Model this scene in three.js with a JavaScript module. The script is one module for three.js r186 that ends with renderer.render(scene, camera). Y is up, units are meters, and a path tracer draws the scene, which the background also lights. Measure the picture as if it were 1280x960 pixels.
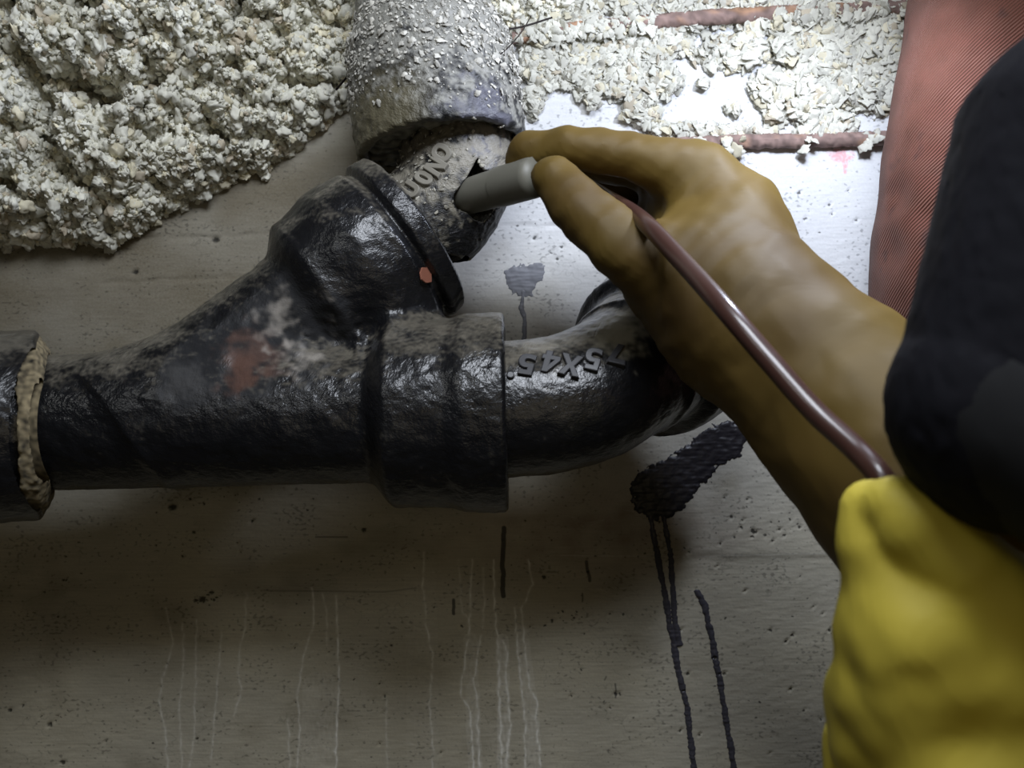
import * as THREE from 'three';
import { mergeGeometries, mergeVertices } from 'three/addons/utils/BufferGeometryUtils.js';
import { FontLoader } from 'three/addons/loaders/FontLoader.js';
import { RectAreaLightUniformsLib } from 'three/addons/lights/RectAreaLightUniformsLib.js';
import { TextGeometry } from 'three/addons/geometries/TextGeometry.js';

// ───────── camera, light, exposure ─────────
const D = 0.77, F = 480 / Math.tan(THREE.MathUtils.degToRad(22.5));      // wall plane is z = 0, the camera stands D in front of it
const scene = new THREE.Scene();
scene.background = new THREE.Color(0x000000);
const camera = new THREE.PerspectiveCamera(45, 4 / 3, 0.02, 20);
camera.position.set(0, 0, D);
camera.lookAt(0, 0, 0);
camera.focus = 0.67;
camera.userData.fStop = 8;
const renderer = new THREE.WebGLRenderer({ antialias: true });
renderer.toneMapping = THREE.LinearToneMapping;
renderer.toneMappingExposure = 1.12;
renderer.shadowMap.enabled = true;

const at = (x, y, z = 0) => new THREE.Vector3((x - 640) / F * (D - z), (480 - y) / F * (D - z), z);   // a point seen at (x, y), z in front of the wall

// the worker's torch, up and to the right, a forearm's length from the wall
const torch = new THREE.SpotLight(0xe2ebff, 0.25, 0, 1.4, 0.4);
torch.position.set(0.215, 0.275, 0.25);
torch.target.position.set(0.0, -0.08, 0.0);
torch.castShadow = true; torch.shadow.radius = 1; torch.shadow.mapSize.set(2048, 2048);
scene.add(torch, torch.target);
// a broad work light above the camera, and an unseen fill added behind it
RectAreaLightUniformsLib.init();
const workLight = new THREE.RectAreaLight(0xeaf0fa, 20, 0.28, 0.2);
workLight.position.set(0.07, 0.48, 0.63); workLight.lookAt(0.0, -0.02, 0);
scene.add(workLight);
const fillLight = new THREE.RectAreaLight(0xf0f1ee, 4.6, 0.3, 0.25);
fillLight.position.set(-0.55, 0.62, 1.15); fillLight.lookAt(0.05, -0.15, 0.1);
scene.add(fillLight);
const shadowFill = new THREE.RectAreaLight(0xffecc4, 0.6, 0.8, 0.6);   // added frontal fill that lifts the shadows; no lamp stands there
shadowFill.position.set(0.25, -0.05, 1.7); shadowFill.lookAt(0.1, -0.1, 0);
scene.add(shadowFill);

// ───────── helpers ─────────
let seed = 20231;
const rnd = () => { seed = (seed + 0x6d2b79f5) | 0; let t = Math.imul(seed ^ (seed >>> 15), 1 | seed); t = (t + Math.imul(t ^ (t >>> 7), 61 | t)) ^ t; return ((t ^ (t >>> 14)) >>> 0) / 4294967296; };
const rr = (a, b) => a + (b - a) * rnd();
const clamp = (x, a = 0, b = 1) => Math.min(b, Math.max(a, x));
const sstep = (a, b, x) => { const t = clamp((x - a) / (b - a)); return t * t * (3 - 2 * t); };
const mix = (a, b, t) => a + (b - a) * t;
const perm = new Uint8Array(512);
{ const p = [...Array(256).keys()]; for (let i = 255; i > 0; i--) { const j = Math.floor(rnd() * (i + 1)); [p[i], p[j]] = [p[j], p[i]]; } for (let i = 0; i < 512; i++) perm[i] = p[i & 255]; }
const grad = (h, x, y, z) => { h &= 15; const u = h < 8 ? x : y, v = h < 4 ? y : h === 12 || h === 14 ? x : z; return ((h & 1) ? -u : u) + ((h & 2) ? -v : v); };
function noise(x, y, z = 0) {
  const xf = Math.floor(x), yf = Math.floor(y), zf = Math.floor(z), X = xf & 255, Y = yf & 255, Z = zf & 255; x -= xf; y -= yf; z -= zf;
  const u = x * x * x * (x * (x * 6 - 15) + 10), v = y * y * y * (y * (y * 6 - 15) + 10), w = z * z * z * (z * (z * 6 - 15) + 10);
  const A = perm[X] + Y, AA = perm[A] + Z, AB = perm[A + 1] + Z, B = perm[X + 1] + Y, BA = perm[B] + Z, BB = perm[B + 1] + Z;
  return mix(mix(mix(grad(perm[AA], x, y, z), grad(perm[BA], x - 1, y, z), u), mix(grad(perm[AB], x, y - 1, z), grad(perm[BB], x - 1, y - 1, z), u), v),
    mix(mix(grad(perm[AA + 1], x, y, z - 1), grad(perm[BA + 1], x - 1, y, z - 1), u), mix(grad(perm[AB + 1], x, y - 1, z - 1), grad(perm[BB + 1], x - 1, y - 1, z - 1), u), v), w);
}
const fbm = (x, y, z, n = 4) => { let s = 0, a = 0.5; for (let i = 0; i < n; i++) { s += a * noise(x, y, z); x = x * 2.03 + 7.1; y = y * 2.03 + 3.7; z = z * 2.03 + 1.3; a *= 0.5; } return s; };
function segDist(x, y, pts) {            // distance to a polyline
  let best = 1e9;
  for (let i = 0; i + 1 < pts.length; i++) {
    const [ax, ay] = pts[i], [bx, by] = pts[i + 1], dx = bx - ax, dy = by - ay, t = clamp(((x - ax) * dx + (y - ay) * dy) / (dx * dx + dy * dy));
    best = Math.min(best, Math.hypot(x - ax - dx * t, y - ay - dy * t));
  }
  return best;
}
function polyDist(x, y, pts) {           // signed distance to a polygon, positive inside
  let inside = false;
  for (let i = 0, j = pts.length - 1; i < pts.length; j = i++) {
    const [ax, ay] = pts[i], [bx, by] = pts[j];
    if ((ay > y) !== (by > y) && x < (bx - ax) * (y - ay) / (by - ay) + ax) inside = !inside;
  }
  const d = segDist(x, y, [...pts, pts[0]]);
  return inside ? d : -d;
}
const used = new Map();
const numbered = (n) => { const k = used.get(n) ?? 0; used.set(n, k + 1); return k ? `${n}_${String(k).padStart(3, '0')}` : n; };
function mesh(name, g, m, parent) { const o = new THREE.Mesh(g, m); o.name = parent ? name : numbered(name); o.castShadow = o.receiveShadow = true; (parent ?? scene).add(o); return o; }
function tag(o, label, category, group) { o.userData.label = label; o.userData.category = category; if (group) o.userData.group = group; return o; }
function thing(name, label, category, group) { const o = new THREE.Group(); o.name = numbered(name); scene.add(o); return tag(o, label, category, group); }
const std = (o) => new THREE.MeshStandardMaterial({ roughness: 0.8, metalness: 0, ...o });
const phys = (o) => new THREE.MeshPhysicalMaterial({ roughness: 0.6, metalness: 0, ...o });
const V = (x, y, z) => new THREE.Vector3(x, y, z);

// signed distances; a point is (x, y, z) in numbers for speed
const smin = (a, b, k) => { const h = Math.max(k - Math.abs(a - b), 0) / k; return Math.min(a, b) - h * h * k * 0.25; };
const smax = (a, b, k) => -smin(-a, -b, k);
function cone(a, b, r1, r2) {            // tapered capsule
  const ax = a.x, ay = a.y, az = a.z, dx = b.x - ax, dy = b.y - ay, dz = b.z - az, l2 = dx * dx + dy * dy + dz * dz;
  return (x, y, z) => { x -= ax; y -= ay; z -= az; const t = clamp((x * dx + y * dy + z * dz) / l2); return Math.hypot(x - dx * t, y - dy * t, z - dz * t) - mix(r1, r2, t); };
}
function chain(pts, radii) { const c = []; for (let i = 0; i + 1 < pts.length; i++) c.push(cone(pts[i], pts[i + 1], radii[i], radii[i + 1])); return (x, y, z) => { let d = 1e9; for (const f of c) d = Math.min(d, f(x, y, z)); return d; }; }
function ball(c, rx, ry = rx, rz = rx) { const m = Math.min(rx, ry, rz); return (x, y, z) => (Math.hypot((x - c.x) / rx, (y - c.y) / ry, (z - c.z) / rz) - 1) * m; }
function revolve(a, dir, profile) {      // solid of revolution: [[t, r], ...] along the axis
  const n = dir.clone().normalize(), t0 = profile[0][0], t1 = profile[profile.length - 1][0];
  return (x, y, z) => {
    x -= a.x; y -= a.y; z -= a.z;
    const t = x * n.x + y * n.y + z * n.z, rho = Math.sqrt(Math.max(0, x * x + y * y + z * z - t * t));
    let i = 0; while (i < profile.length - 2 && t > profile[i + 1][0]) i++;
    const [ta, ra] = profile[i], [tb, rb] = profile[i + 1], s = clamp((t - ta) / (tb - ta)), r = mix(ra, rb, s * s * (3 - 2 * s));
    return Math.max((rho - r) * 0.8, t - t1, t0 - t);
  };
}
function sweep(curve, n, radius) {       // round bar along a curve; radius(t)
  const pts = curve.getPoints(n);
  return (x, y, z) => {
    let best = 1e9, bt = 0;
    for (let i = 0; i < n; i++) {
      const a = pts[i], b = pts[i + 1], dx = b.x - a.x, dy = b.y - a.y, dz = b.z - a.z, px = x - a.x, py = y - a.y, pz = z - a.z;
      const t = clamp((px * dx + py * dy + pz * dz) / (dx * dx + dy * dy + dz * dz)), q = (px - dx * t) ** 2 + (py - dy * t) ** 2 + (pz - dz * t) ** 2;
      if (q < best) { best = q; bt = (i + t) / n; }
    }
    return Math.sqrt(best) - radius(bt);
  };
}
function flow(x, y, z, f, h = 0.0015) { return V(f(x + h, y, z) - f(x - h, y, z), f(x, y + h, z) - f(x, y - h, z), f(x, y, z + h) - f(x, y, z - h)).normalize(); }
function nets(f, lo, hi, cell, paint) {  // surface nets over a block-culled grid
  const nx = Math.ceil((hi.x - lo.x) / cell) + 1, ny = Math.ceil((hi.y - lo.y) / cell) + 1, nz = Math.ceil((hi.z - lo.z) / cell) + 1, B = 8;
  const g = new Float32Array(nx * ny * nz), reach = cell * B * 0.9 + 0.003, id = (i, j, k) => i + nx * (j + ny * k), active = [];
  for (let K = 0; K < nz; K += B) for (let J = 0; J < ny; J += B) for (let I = 0; I < nx; I += B) {
    const c = f(lo.x + (I + B / 2) * cell, lo.y + (J + B / 2) * cell, lo.z + (K + B / 2) * cell), far = Math.abs(c) > reach * 1.5;
    for (let k = K; k < Math.min(nz, K + B); k++) for (let j = J; j < Math.min(ny, J + B); j++) for (let i = I; i < Math.min(nx, I + B); i++)
      g[id(i, j, k)] = far ? c : f(lo.x + i * cell, lo.y + j * cell, lo.z + k * cell);
  }
  const vid = new Int32Array(nx * ny * nz).fill(-1), pos = [], idx = [];
  for (let k = 0; k < nz - 1; k++) for (let j = 0; j < ny - 1; j++) for (let i = 0; i < nx - 1; i++) {
    const o = id(i, j, k); let n = 0;
    const c = [g[o], g[o + 1], g[o + nx], g[o + nx + 1], g[o + nx * ny], g[o + nx * ny + 1], g[o + nx * ny + nx], g[o + nx * ny + nx + 1]];
    for (const v of c) if (v < 0) n++;
    if (n === 0 || n === 8) continue;
    let x = 0, y = 0, z = 0, m = 0;
    for (let a = 0; a < 8; a++) for (let bit = 1; bit < 8; bit <<= 1) if (!(a & bit) && (c[a] < 0) !== (c[a | bit] < 0)) {
      const t = c[a] / (c[a] - c[a | bit]);
      x += (a & 1) + (bit === 1 ? t : 0); y += ((a >> 1) & 1) + (bit === 2 ? t : 0); z += ((a >> 2) & 1) + (bit === 4 ? t : 0); m++;
    }
    vid[o] = pos.length / 3;
    pos.push(lo.x + (i + x / m) * cell, lo.y + (j + y / m) * cell, lo.z + (k + z / m) * cell);
  }
  const quad = (a, b, c, d, flip) => { if (a < 0 || b < 0 || c < 0 || d < 0) return; flip ? idx.push(a, c, b, b, c, d) : idx.push(a, b, c, b, d, c); };
  for (let k = 1; k < nz - 1; k++) for (let j = 1; j < ny - 1; j++) for (let i = 1; i < nx - 1; i++) {
    const o = id(i, j, k), s = g[o] < 0, X = 1, Y = nx, Z = nx * ny;
    if (s !== (g[o + X] < 0)) quad(vid[o - Y - Z], vid[o - Z], vid[o - Y], vid[o], !s);
    if (s !== (g[o + Y] < 0)) quad(vid[o - X - Z], vid[o - X], vid[o - Z], vid[o], !s);
    if (s !== (g[o + Z] < 0)) quad(vid[o - X - Y], vid[o - Y], vid[o - X], vid[o], !s);
  }
  const G = new THREE.BufferGeometry();
  G.setAttribute('position', new THREE.Float32BufferAttribute(pos, 3)); G.setIndex(idx); G.computeVertexNormals();
  { const uv = new Float32Array(pos.length / 3 * 2); for (let v = 0; v < pos.length / 3; v++) { uv[v * 2] = pos[v * 3] + 0.4 * pos[v * 3 + 2]; uv[v * 2 + 1] = pos[v * 3 + 1] + 0.7 * pos[v * 3 + 2]; } G.setAttribute('uv', new THREE.BufferAttribute(uv, 2)); }
  if (paint) {
    const n = G.attributes.normal.array, col = new Float32Array(pos.length);
    for (let v = 0; v < pos.length; v += 3) { const c = paint(pos[v], pos[v + 1], pos[v + 2], n[v], n[v + 1], n[v + 2]); col[v] = c[0]; col[v + 1] = c[1]; col[v + 2] = c[2]; }
    G.setAttribute('color', new THREE.BufferAttribute(col, 3));
  }
  return G;
}
const blend3 = (a, b, t) => [mix(a[0], b[0], t), mix(a[1], b[1], t), mix(a[2], b[2], t)];
function dataTexture(w, h, fill, srgb) {
  const d = new Uint8Array(w * h * 4);
  for (let y = 0; y < h; y++) for (let x = 0; x < w; x++) { const c = fill(x, y), o = (y * w + x) * 4; d[o] = clamp(c[0]) * 255; d[o + 1] = clamp(c[1]) * 255; d[o + 2] = clamp(c[2]) * 255; d[o + 3] = 255; }
  const t = new THREE.DataTexture(d, w, h); t.magFilter = THREE.LinearFilter; t.minFilter = THREE.LinearFilter; t.wrapS = t.wrapT = THREE.RepeatWrapping;
  if (srgb) t.colorSpace = THREE.SRGBColorSpace; t.needsUpdate = true; return t;
}

// ───────── the back wall: rough concrete, whitewashed higher up ─────────
const WU = F / D;                                    // wall units: 1 m = WU units, the origin 640 left of and 480 above the middle
const X0 = -160, X1 = 1440, Y0 = -170, Y1 = 1130, WX = (u) => (u - 640) / WU, WY = (v) => (480 - v) / WU;
const pits = [];
for (let i = 0; i < 190; i++) pits.push([rr(30, 1250), rr(620, 950), rr(0.8, 2.4)]);
for (const [x, y, n, sx, sy] of [[700, 775, 16, 50, 22], [955, 655, 26, 60, 30], [255, 748, 14, 22, 10], [50, 895, 9, 40, 14], [1000, 790, 10, 60, 50], [250, 640, 14, 120, 40], [1010, 270, 12, 80, 60], [680, 300, 10, 50, 50], [830, 690, 12, 60, 20]])
  for (let i = 0; i < n; i++) pits.push([x + sx * (rnd() + rnd() - 1), y + sy * (rnd() + rnd() - 1), rr(0.9, 3.2)]);
for (const p of [[680, 722, 4], [770, 868, 3.6], [893, 822, 3.4], [860, 842, 3], [905, 842, 3], [252, 750, 6], [244, 751, 4], [264, 741, 4], [62, 906, 4.5], [455, 662, 4.5], [216, 634, 7], [12, 888, 4], [78, 953, 4], [185, 222, 5], [735, 715, 3], [270, 300, 6], [170, 340, 5]]) pits.push(p);
const pitGrid = new Map();
for (const p of pits) for (let a = -1; a <= 1; a++) for (let b = -1; b <= 1; b++) { const k = (Math.floor(p[0] / 16) + a) + ',' + (Math.floor(p[1] / 16) + b); if (!pitGrid.has(k)) pitGrid.set(k, []); pitGrid.get(k).push(p); }
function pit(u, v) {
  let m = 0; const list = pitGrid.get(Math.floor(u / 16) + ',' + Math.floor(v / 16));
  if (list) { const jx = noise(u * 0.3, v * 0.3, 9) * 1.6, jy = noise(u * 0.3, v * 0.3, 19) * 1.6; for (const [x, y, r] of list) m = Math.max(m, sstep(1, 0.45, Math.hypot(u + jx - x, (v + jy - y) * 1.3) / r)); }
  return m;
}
const crackLines = [[[60, 305], [150, 300], [200, 297], [260, 296], [330, 292], [380, 288]], [[600, 284], [660, 283], [720, 282]], [[130, 356], [210, 350], [300, 345]]];
function wallHeight(u, v) {                         // relief in metres
  let h = 0.0011 * fbm(u * 0.012, v * 0.02, 3, 3) + 0.00035 * noise(u * 0.05, v * 0.32, 5) + 0.00014 * noise(u * 0.22, v * 0.25, 8);
  h += 0.0012 * sstep(700, 690, v + 4 * noise(u * 0.02, 2) - (u < 520 ? 38 : 0));
  if (v > 270 && v < 370) for (const c of crackLines) h -= 0.0016 * sstep(3.5, 0.5, segDist(u, v + 5 * noise(u * 0.05, 1.5), c)) * (0.6 + noise(u * 0.06, 7));
  return h - 0.0022 * pit(u, v);
}
const whiteDrips = [
  [[[420, 745], [422, 800], [424, 850], [421, 910], [420, 960], [420, 1100]], 0.62], [[[390, 735], [393, 778], [381, 815], [376, 840], [372, 870], [375, 915], [372, 960], [372, 1100]], 0.4],
  [[[403, 742], [408, 765], [408, 806]], 0.28], [[[308, 742], [306, 785], [299, 815], [298, 845], [303, 862], [292, 895]], 0.34], [[[207, 760], [217, 800], [205, 840], [199, 875], [206, 910], [210, 960], [210, 1100]], 0.34],
  [[[228, 780], [230, 830], [224, 880], [227, 930], [227, 960]], 0.28], [[[246, 775], [245, 850], [243, 920], [237, 960]], 0.28], [[[277, 790], [272, 850], [268, 900], [264, 950]], 0.26],
  [[[530, 690], [528, 735], [534, 790], [541, 820], [537, 880], [541, 930], [541, 1100]], 0.4], [[[590, 700], [588, 760], [585, 800], [577, 850], [577, 870], [588, 890], [590, 930], [592, 960], [592, 1100]], 0.55], [[[601, 795], [592, 850], [597, 880], [598, 920], [599, 960], [599, 1100]], 0.55],
  [[[617, 700], [618, 760], [622, 800], [624, 860], [626, 930], [627, 960], [628, 1100]], 0.6], [[[628, 800], [634, 815], [633, 850], [638, 910], [634, 940], [634, 1100]], 0.6], [[[643, 760], [648, 820], [652, 860], [656, 900], [656, 960], [656, 1100]], 0.5],
  [[[660, 700], [666, 730], [652, 760], [655, 800], [662, 860], [672, 877], [669, 900], [675, 940], [677, 1100]], 0.5], [[[604, 710], [605, 750], [604, 785]], 0.3], [[[573, 700], [578, 765], [587, 775]], 0.25], [[[360, 900], [362, 960], [362, 1100]], 0.3], [[[483, 870], [484, 1100]], 0.25],
];
const washes = [[[[588, 800], [590, 860], [594, 960], [596, 1100]], 9, 0.14], [[[628, 800], [629, 870], [631, 1100]], 8, 0.2], [[[652, 790], [660, 860], [666, 900], [667, 1100]], 9, 0.16], [[[400, 860], [395, 1100]], 22, 0.1], [[[525, 720], [528, 860], [530, 1100]], 20, 0.05]];
const scratches = []; for (let i = 0; i < 120; i++) { const x = rr(380, 1100), y = rr(600, 950), a = rr(-0.5, 0.5), l = rr(4, 22); scratches.push([x, y, x + l * Math.cos(a), y + l * Math.sin(a), rnd() < 0.5 ? 0.12 : -0.12]); }
const TW = 2048, TH = 1664;
const overlay = document.createElement('canvas'); overlay.width = TW; overlay.height = TH;   // red: pale, green: dark, blue: pink paint
{ const c = overlay.getContext('2d'), k = TW / (X1 - X0); c.fillStyle = '#000'; c.fillRect(0, 0, TW, TH); c.setTransform(k, 0, 0, TH / (Y1 - Y0), -X0 * k, -Y0 * TH / (Y1 - Y0));
  c.globalCompositeOperation = 'lighter'; c.lineCap = c.lineJoin = 'round';
  const line = (pts, w, style) => { c.strokeStyle = style; c.lineWidth = w; c.beginPath(); let last; for (const [x, y] of pts) { if (!last) c.moveTo(x, y); else { const n = Math.ceil(Math.hypot(x - last[0], y - last[1]) / 5); for (let i = 1; i <= n; i++) { const t = i / n, Y = mix(last[1], y, t); c.lineTo(mix(last[0], x, t) + 2.2 * noise(Y * 0.09, x * 0.1, 2), Y); } } last = [x, y]; } c.stroke(); };
  for (const [p, w, a] of washes) line(p, w * 2, `rgb(${a * 255 | 0},0,0)`);
  for (const [p, a] of whiteDrips) { line(p, 5, `rgb(${a * 50 | 0},0,0)`); line(p, 2.0, `rgb(${a * 190 | 0},0,0)`); }
  for (const [x, y, X, Y, s] of scratches) line([[x, y], [X, Y]], 1.1, s > 0 ? `rgb(${s * 255 | 0},0,0)` : `rgb(0,${-s * 300 | 0},0)`);
  for (let i = 0; i < 40; i++) { const a = rnd() * 6.3, r = rnd() * 13; c.fillStyle = 'rgb(0,0,90)'; c.beginPath(); c.ellipse(1051 + Math.cos(a) * r * 1.3, 195 + Math.sin(a) * r * 0.7, rr(2, 6), rr(2, 4), 0, 0, 7); c.fill(); }
  line([[1053, 200], [1055, 216]], 4, 'rgb(0,0,190)'); line([[1058, 200], [1057, 209]], 3, 'rgb(0,0,170)'); line([[1115, 18], [1140, 18]], 5, 'rgb(0,0,190)');
  line([[630, 660], [628, 700], [629, 745]], 6, 'rgb(0,235,0)'); line([[567, 750], [567, 767]], 4, 'rgb(0,220,0)'); line([[733, 702], [737, 726]], 4, 'rgb(0,200,0)'); line([[756, 850], [757, 846]], 2, 'rgb(0,150,0)'); line([[769, 855], [770, 872]], 2, 'rgb(0,180,0)'); line([[728, 742], [728, 752]], 2, 'rgb(0,180,0)');
  line([[395, 671], [435, 671]], 2, 'rgb(0,160,0)'); line([[330, 738], [480, 740], [520, 735]], 2, 'rgb(0,90,0)');
  line([[700, 694], [860, 696], [1000, 692], [1110, 690]], 1.6, 'rgb(40,0,0)'); }
const ov = overlay.getContext('2d').getImageData(0, 0, TW, TH).data;
function field(f, step = 5) {                        // a slow field on a coarse grid, read back smoothly
  const nx = Math.ceil((X1 - X0) / step) + 2, ny = Math.ceil((Y1 - Y0) / step) + 2, g = new Float32Array(nx * ny);
  for (let j = 0; j < ny; j++) for (let i = 0; i < nx; i++) g[j * nx + i] = f(X0 + i * step, Y0 + j * step);
  return (u, v) => { const a = (u - X0) / step, b = (v - Y0) / step, i = a | 0, j = b | 0, s = a - i, t = b - j, o = j * nx + i; return mix(mix(g[o], g[o + 1], s), mix(g[o + nx], g[o + nx + 1], s), t); };
}
const bigF = field((u, v) => fbm(u * 0.006, v * 0.008, 1, 4)), grimeF = field((u, v) => fbm(u * 0.011, v * 0.014, 21, 4)), russetF = field((u, v) => fbm(u * 0.03, v * 0.05, 25, 3)), speckF = field((u, v) => noise(u * 0.02, v * 0.03, 33)), veinF = field((u, v) => noise(u * 0.015, v * 0.015, 39));
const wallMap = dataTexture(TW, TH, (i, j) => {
  const u = mix(X0, X1, (i + 0.5) / TW), v = mix(Y1, Y0, (j + 0.5) / TH), o = ((TH - 1 - j) * TW + i) * 4;
  const big = bigF(u, v), fine = noise(u * 0.35, v * 0.35, 4) * 0.5 + noise(u * 0.8, v * 0.8, 6) * 0.5, streak = noise(u * 0.018, v * 0.45, 12) * 0.6 + noise(u * 0.05, v * 1.0, 15) * 0.4;
  const white = sstep(470, 250, v - 0.1 * (u - 640) + 60 * big) * sstep(470, 600, u + 60 * big), lower = sstep(560, 720, v);
  let c = [0.50, 0.475, 0.40];
  c = blend3(c, [0.68, 0.69, 0.705], white * 0.9);
  c = blend3(c, [0.53, 0.49, 0.375], lower * (0.8 + 0.6 * big));
  let k = 1 + 0.22 * big + 0.10 * fine + (0.12 * lower + 0.05) * streak;
  const speck = sstep(0.40, 0.62, noise(u * 0.19, v * 0.3, 31) + 0.5 * speckF(u, v)); k *= 1 - 0.4 * speck; const vein = sstep(0.035, 0.0, Math.abs(noise(u * 0.02, v * 0.035, 36) + 0.25 * noise(u * 0.12, v * 0.12, 37))) * sstep(0.0, 0.3, veinF(u, v)); k *= 1 - 0.22 * vein * (1 - white * 0.5);
  const grime = sstep(0.0, 0.4, grimeF(u, v) + 0.15 * sstep(560, 470, u) - 0.1) ; c = blend3(c, [0.30, 0.265, 0.19], 0.5 * grime * (1 - white * 0.75)); const soilShade = sstep(620, 420, u + 60 * big) * sstep(640, 560, v) * sstep(150, 240, v); c = blend3(c, [0.175, 0.148, 0.098], clamp(soilShade * (0.75 + 0.8 * big + 0.3 * fine)));  // left side: brown grime, with the wool overhang's shadow put into the colour
  const russet = sstep(150, 20, Math.hypot((u - 740) * 0.55, (v - 665) * 1.7)) * (0.5 + russetF(u, v)); c = blend3(c, [0.27, 0.19, 0.14], clamp(russet * 0.75));  // pipe shadow below the bend, put into the wall colour as brown
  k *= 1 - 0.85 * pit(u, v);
  c = [c[0] * k, c[1] * k, c[2] * k];
  c = blend3(c, [0.86, 0.84, 0.76], clamp(ov[o] / 255 * 1.7 * (0.75 + 0.9 * noise(u * 0.3, v * 0.12, 40))));
  c = blend3(c, [0.055, 0.05, 0.045], clamp(ov[o + 1] / 255));
  c = blend3(c, [0.74, 0.42, 0.44], clamp(ov[o + 2] / 255 * (0.9 + 0.8 * noise(u * 0.3, v * 0.3, 44))));
  return c;
}, false);
const wallBump = dataTexture(1024, 832, (i, j) => {
  const u = mix(X0, X1, i / 1024), v = mix(Y1, Y0, j / 832), h = 0.5 + 0.2 * noise(u * 0.5, v * 0.5, 51) + 0.2 * noise(u * 0.05, v * 0.55, 52) + 0.12 * noise(u * 0.2, v * 0.2, 55);
  return [h, h, h];
});
for (const t of [wallMap, wallBump]) t.wrapS = t.wrapT = THREE.MirroredRepeatWrapping;
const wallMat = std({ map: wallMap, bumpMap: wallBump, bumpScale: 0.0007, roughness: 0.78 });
{
  const nx = 560, ny = 455, pos = [], uv = [], idx = [];
  for (let j = 0; j <= ny; j++) for (let i = 0; i <= nx; i++) {
    const u = mix(X0, X1, i / nx), v = mix(Y0, Y1, j / ny), edge = (i === 0 || j === 0 || i === nx || j === ny) ? 0 : 1;
    pos.push(WX(u), WY(v), wallHeight(u, v) * edge); uv.push(i / nx, 1 - j / ny);
    if (i < nx && j < ny) { const a = j * (nx + 1) + i, b = a + nx + 1; idx.push(a, b, a + 1, a + 1, b, b + 1); }
  }
  const face = new THREE.BufferGeometry(); face.setAttribute('position', new THREE.Float32BufferAttribute(pos, 3)); face.setAttribute('uv', new THREE.Float32BufferAttribute(uv, 2)); face.setIndex(idx); face.computeVertexNormals();
  const slab = (x0, x1, y0, y1, z0, z1) => { const g = new THREE.BoxGeometry(x1 - x0, y1 - y0, z1 - z0); g.translate((x0 + x1) / 2, (y0 + y1) / 2, (z0 + z1) / 2); const p = g.attributes.position, t = g.attributes.uv; for (let i = 0; i < p.count; i++) t.setXY(i, ((p.getX(i) * WU + 640) - X0) / (X1 - X0), 1 - ((480 - p.getY(i) * WU) - Y0) / (Y1 - Y0)); return g; };
  const L = WX(X0), R = WX(X1), T = WY(Y0), B = WY(Y1);
  const g = mergeGeometries([face, slab(-1.6, L, -1.3, 0.7, -0.2, 0), slab(R, 1.6, -1.3, 0.7, -0.2, 0), slab(L, R, T, 0.7, -0.2, 0), slab(L, R, -1.3, B, -0.2, 0), slab(L, R, B, T, -0.2, -0.05)]);
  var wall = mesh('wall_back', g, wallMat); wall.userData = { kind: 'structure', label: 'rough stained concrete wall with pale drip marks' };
}
{ // the rest of the low service space
  const concrete = std({ color: new THREE.Color().setRGB(0.22, 0.2, 0.17), roughness: 0.9 });
  const box = (name, x, y, z, w, h, d) => { const g = new THREE.BoxGeometry(w, h, d); g.translate(x, y, z); mesh(name, g, concrete).userData = { kind: 'structure' }; };
  box('floor', 0, -1.4, 1.3, 3.6, 0.2, 3.0); box('ceiling', 0, 0.8, 1.3, 3.6, 0.2, 3.0); box('wall_left', -1.7, -0.3, 1.3, 0.2, 2.0, 2.6); box('wall_right', 1.7, -0.3, 1.3, 0.2, 2.0, 2.6); box('wall_front', 0, -0.3, 2.7, 3.6, 2.0, 0.2);
}
// tar: raised splashes and runs that stick to the wall
function relief(name, mask, [u0, u1, v0, v1], height, mat, cell = 1.1, label) {
  const nx = Math.ceil((u1 - u0) / cell), ny = Math.ceil((v1 - v0) / cell), id = new Int32Array((nx + 1) * (ny + 1)).fill(-1), pos = [], idx = [], m = new Float32Array(id.length);
  for (let j = 0; j <= ny; j++) for (let i = 0; i <= nx; i++) m[j * (nx + 1) + i] = mask(u0 + i * cell, v0 + j * cell);
  const get = (i, j) => { const o = j * (nx + 1) + i; if (id[o] < 0) { const u = u0 + i * cell, v = v0 + j * cell, s = clamp(m[o]); id[o] = pos.length / 3; pos.push(WX(u), WY(v), wallHeight(u, v) - 0.0007 + (s > 0 ? (height * Math.sqrt(s) + 0.0007) * (1 + 0.3 * noise(u * 0.12, v * 0.12, 61) + 0.08 * noise(u * 0.6, v * 0.6, 62)) : 0)); } return id[o]; };
  for (let j = 0; j < ny; j++) for (let i = 0; i < nx; i++) { const o = j * (nx + 1) + i; if (Math.max(m[o], m[o + 1], m[o + nx + 1], m[o + nx + 2]) <= 0) continue; const a = get(i, j), b = get(i + 1, j), c = get(i, j + 1), d = get(i + 1, j + 1); idx.push(a, c, b, b, c, d); }
  const g = new THREE.BufferGeometry(); g.setAttribute('position', new THREE.Float32BufferAttribute(pos, 3)); g.setIndex(idx); g.computeVertexNormals();
  const o = mesh(name, g, mat, wall); if (label) o.userData.label = label; return o;
}
const tar = phys({ color: new THREE.Color().setRGB(0.022, 0.020, 0.024), roughness: 0.42 }), greyTar = phys({ color: new THREE.Color().setRGB(0.19, 0.195, 0.215), roughness: 0.55 }), runTar = phys({ color: new THREE.Color().setRGB(0.075, 0.072, 0.085), roughness: 0.24 });
const rag = (u, v, s, a) => a * (noise(u * s, v * s, 71) + 0.5 * noise(u * s * 2.6, v * s * 2.6, 72));
const blot = [[788, 604], [800, 588], [835, 572], [870, 545], [905, 525], [940, 530], [930, 566], [893, 585], [890, 598], [876, 606], [866, 622], [858, 634], [836, 648], [812, 650], [796, 640], [789, 624]];
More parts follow.
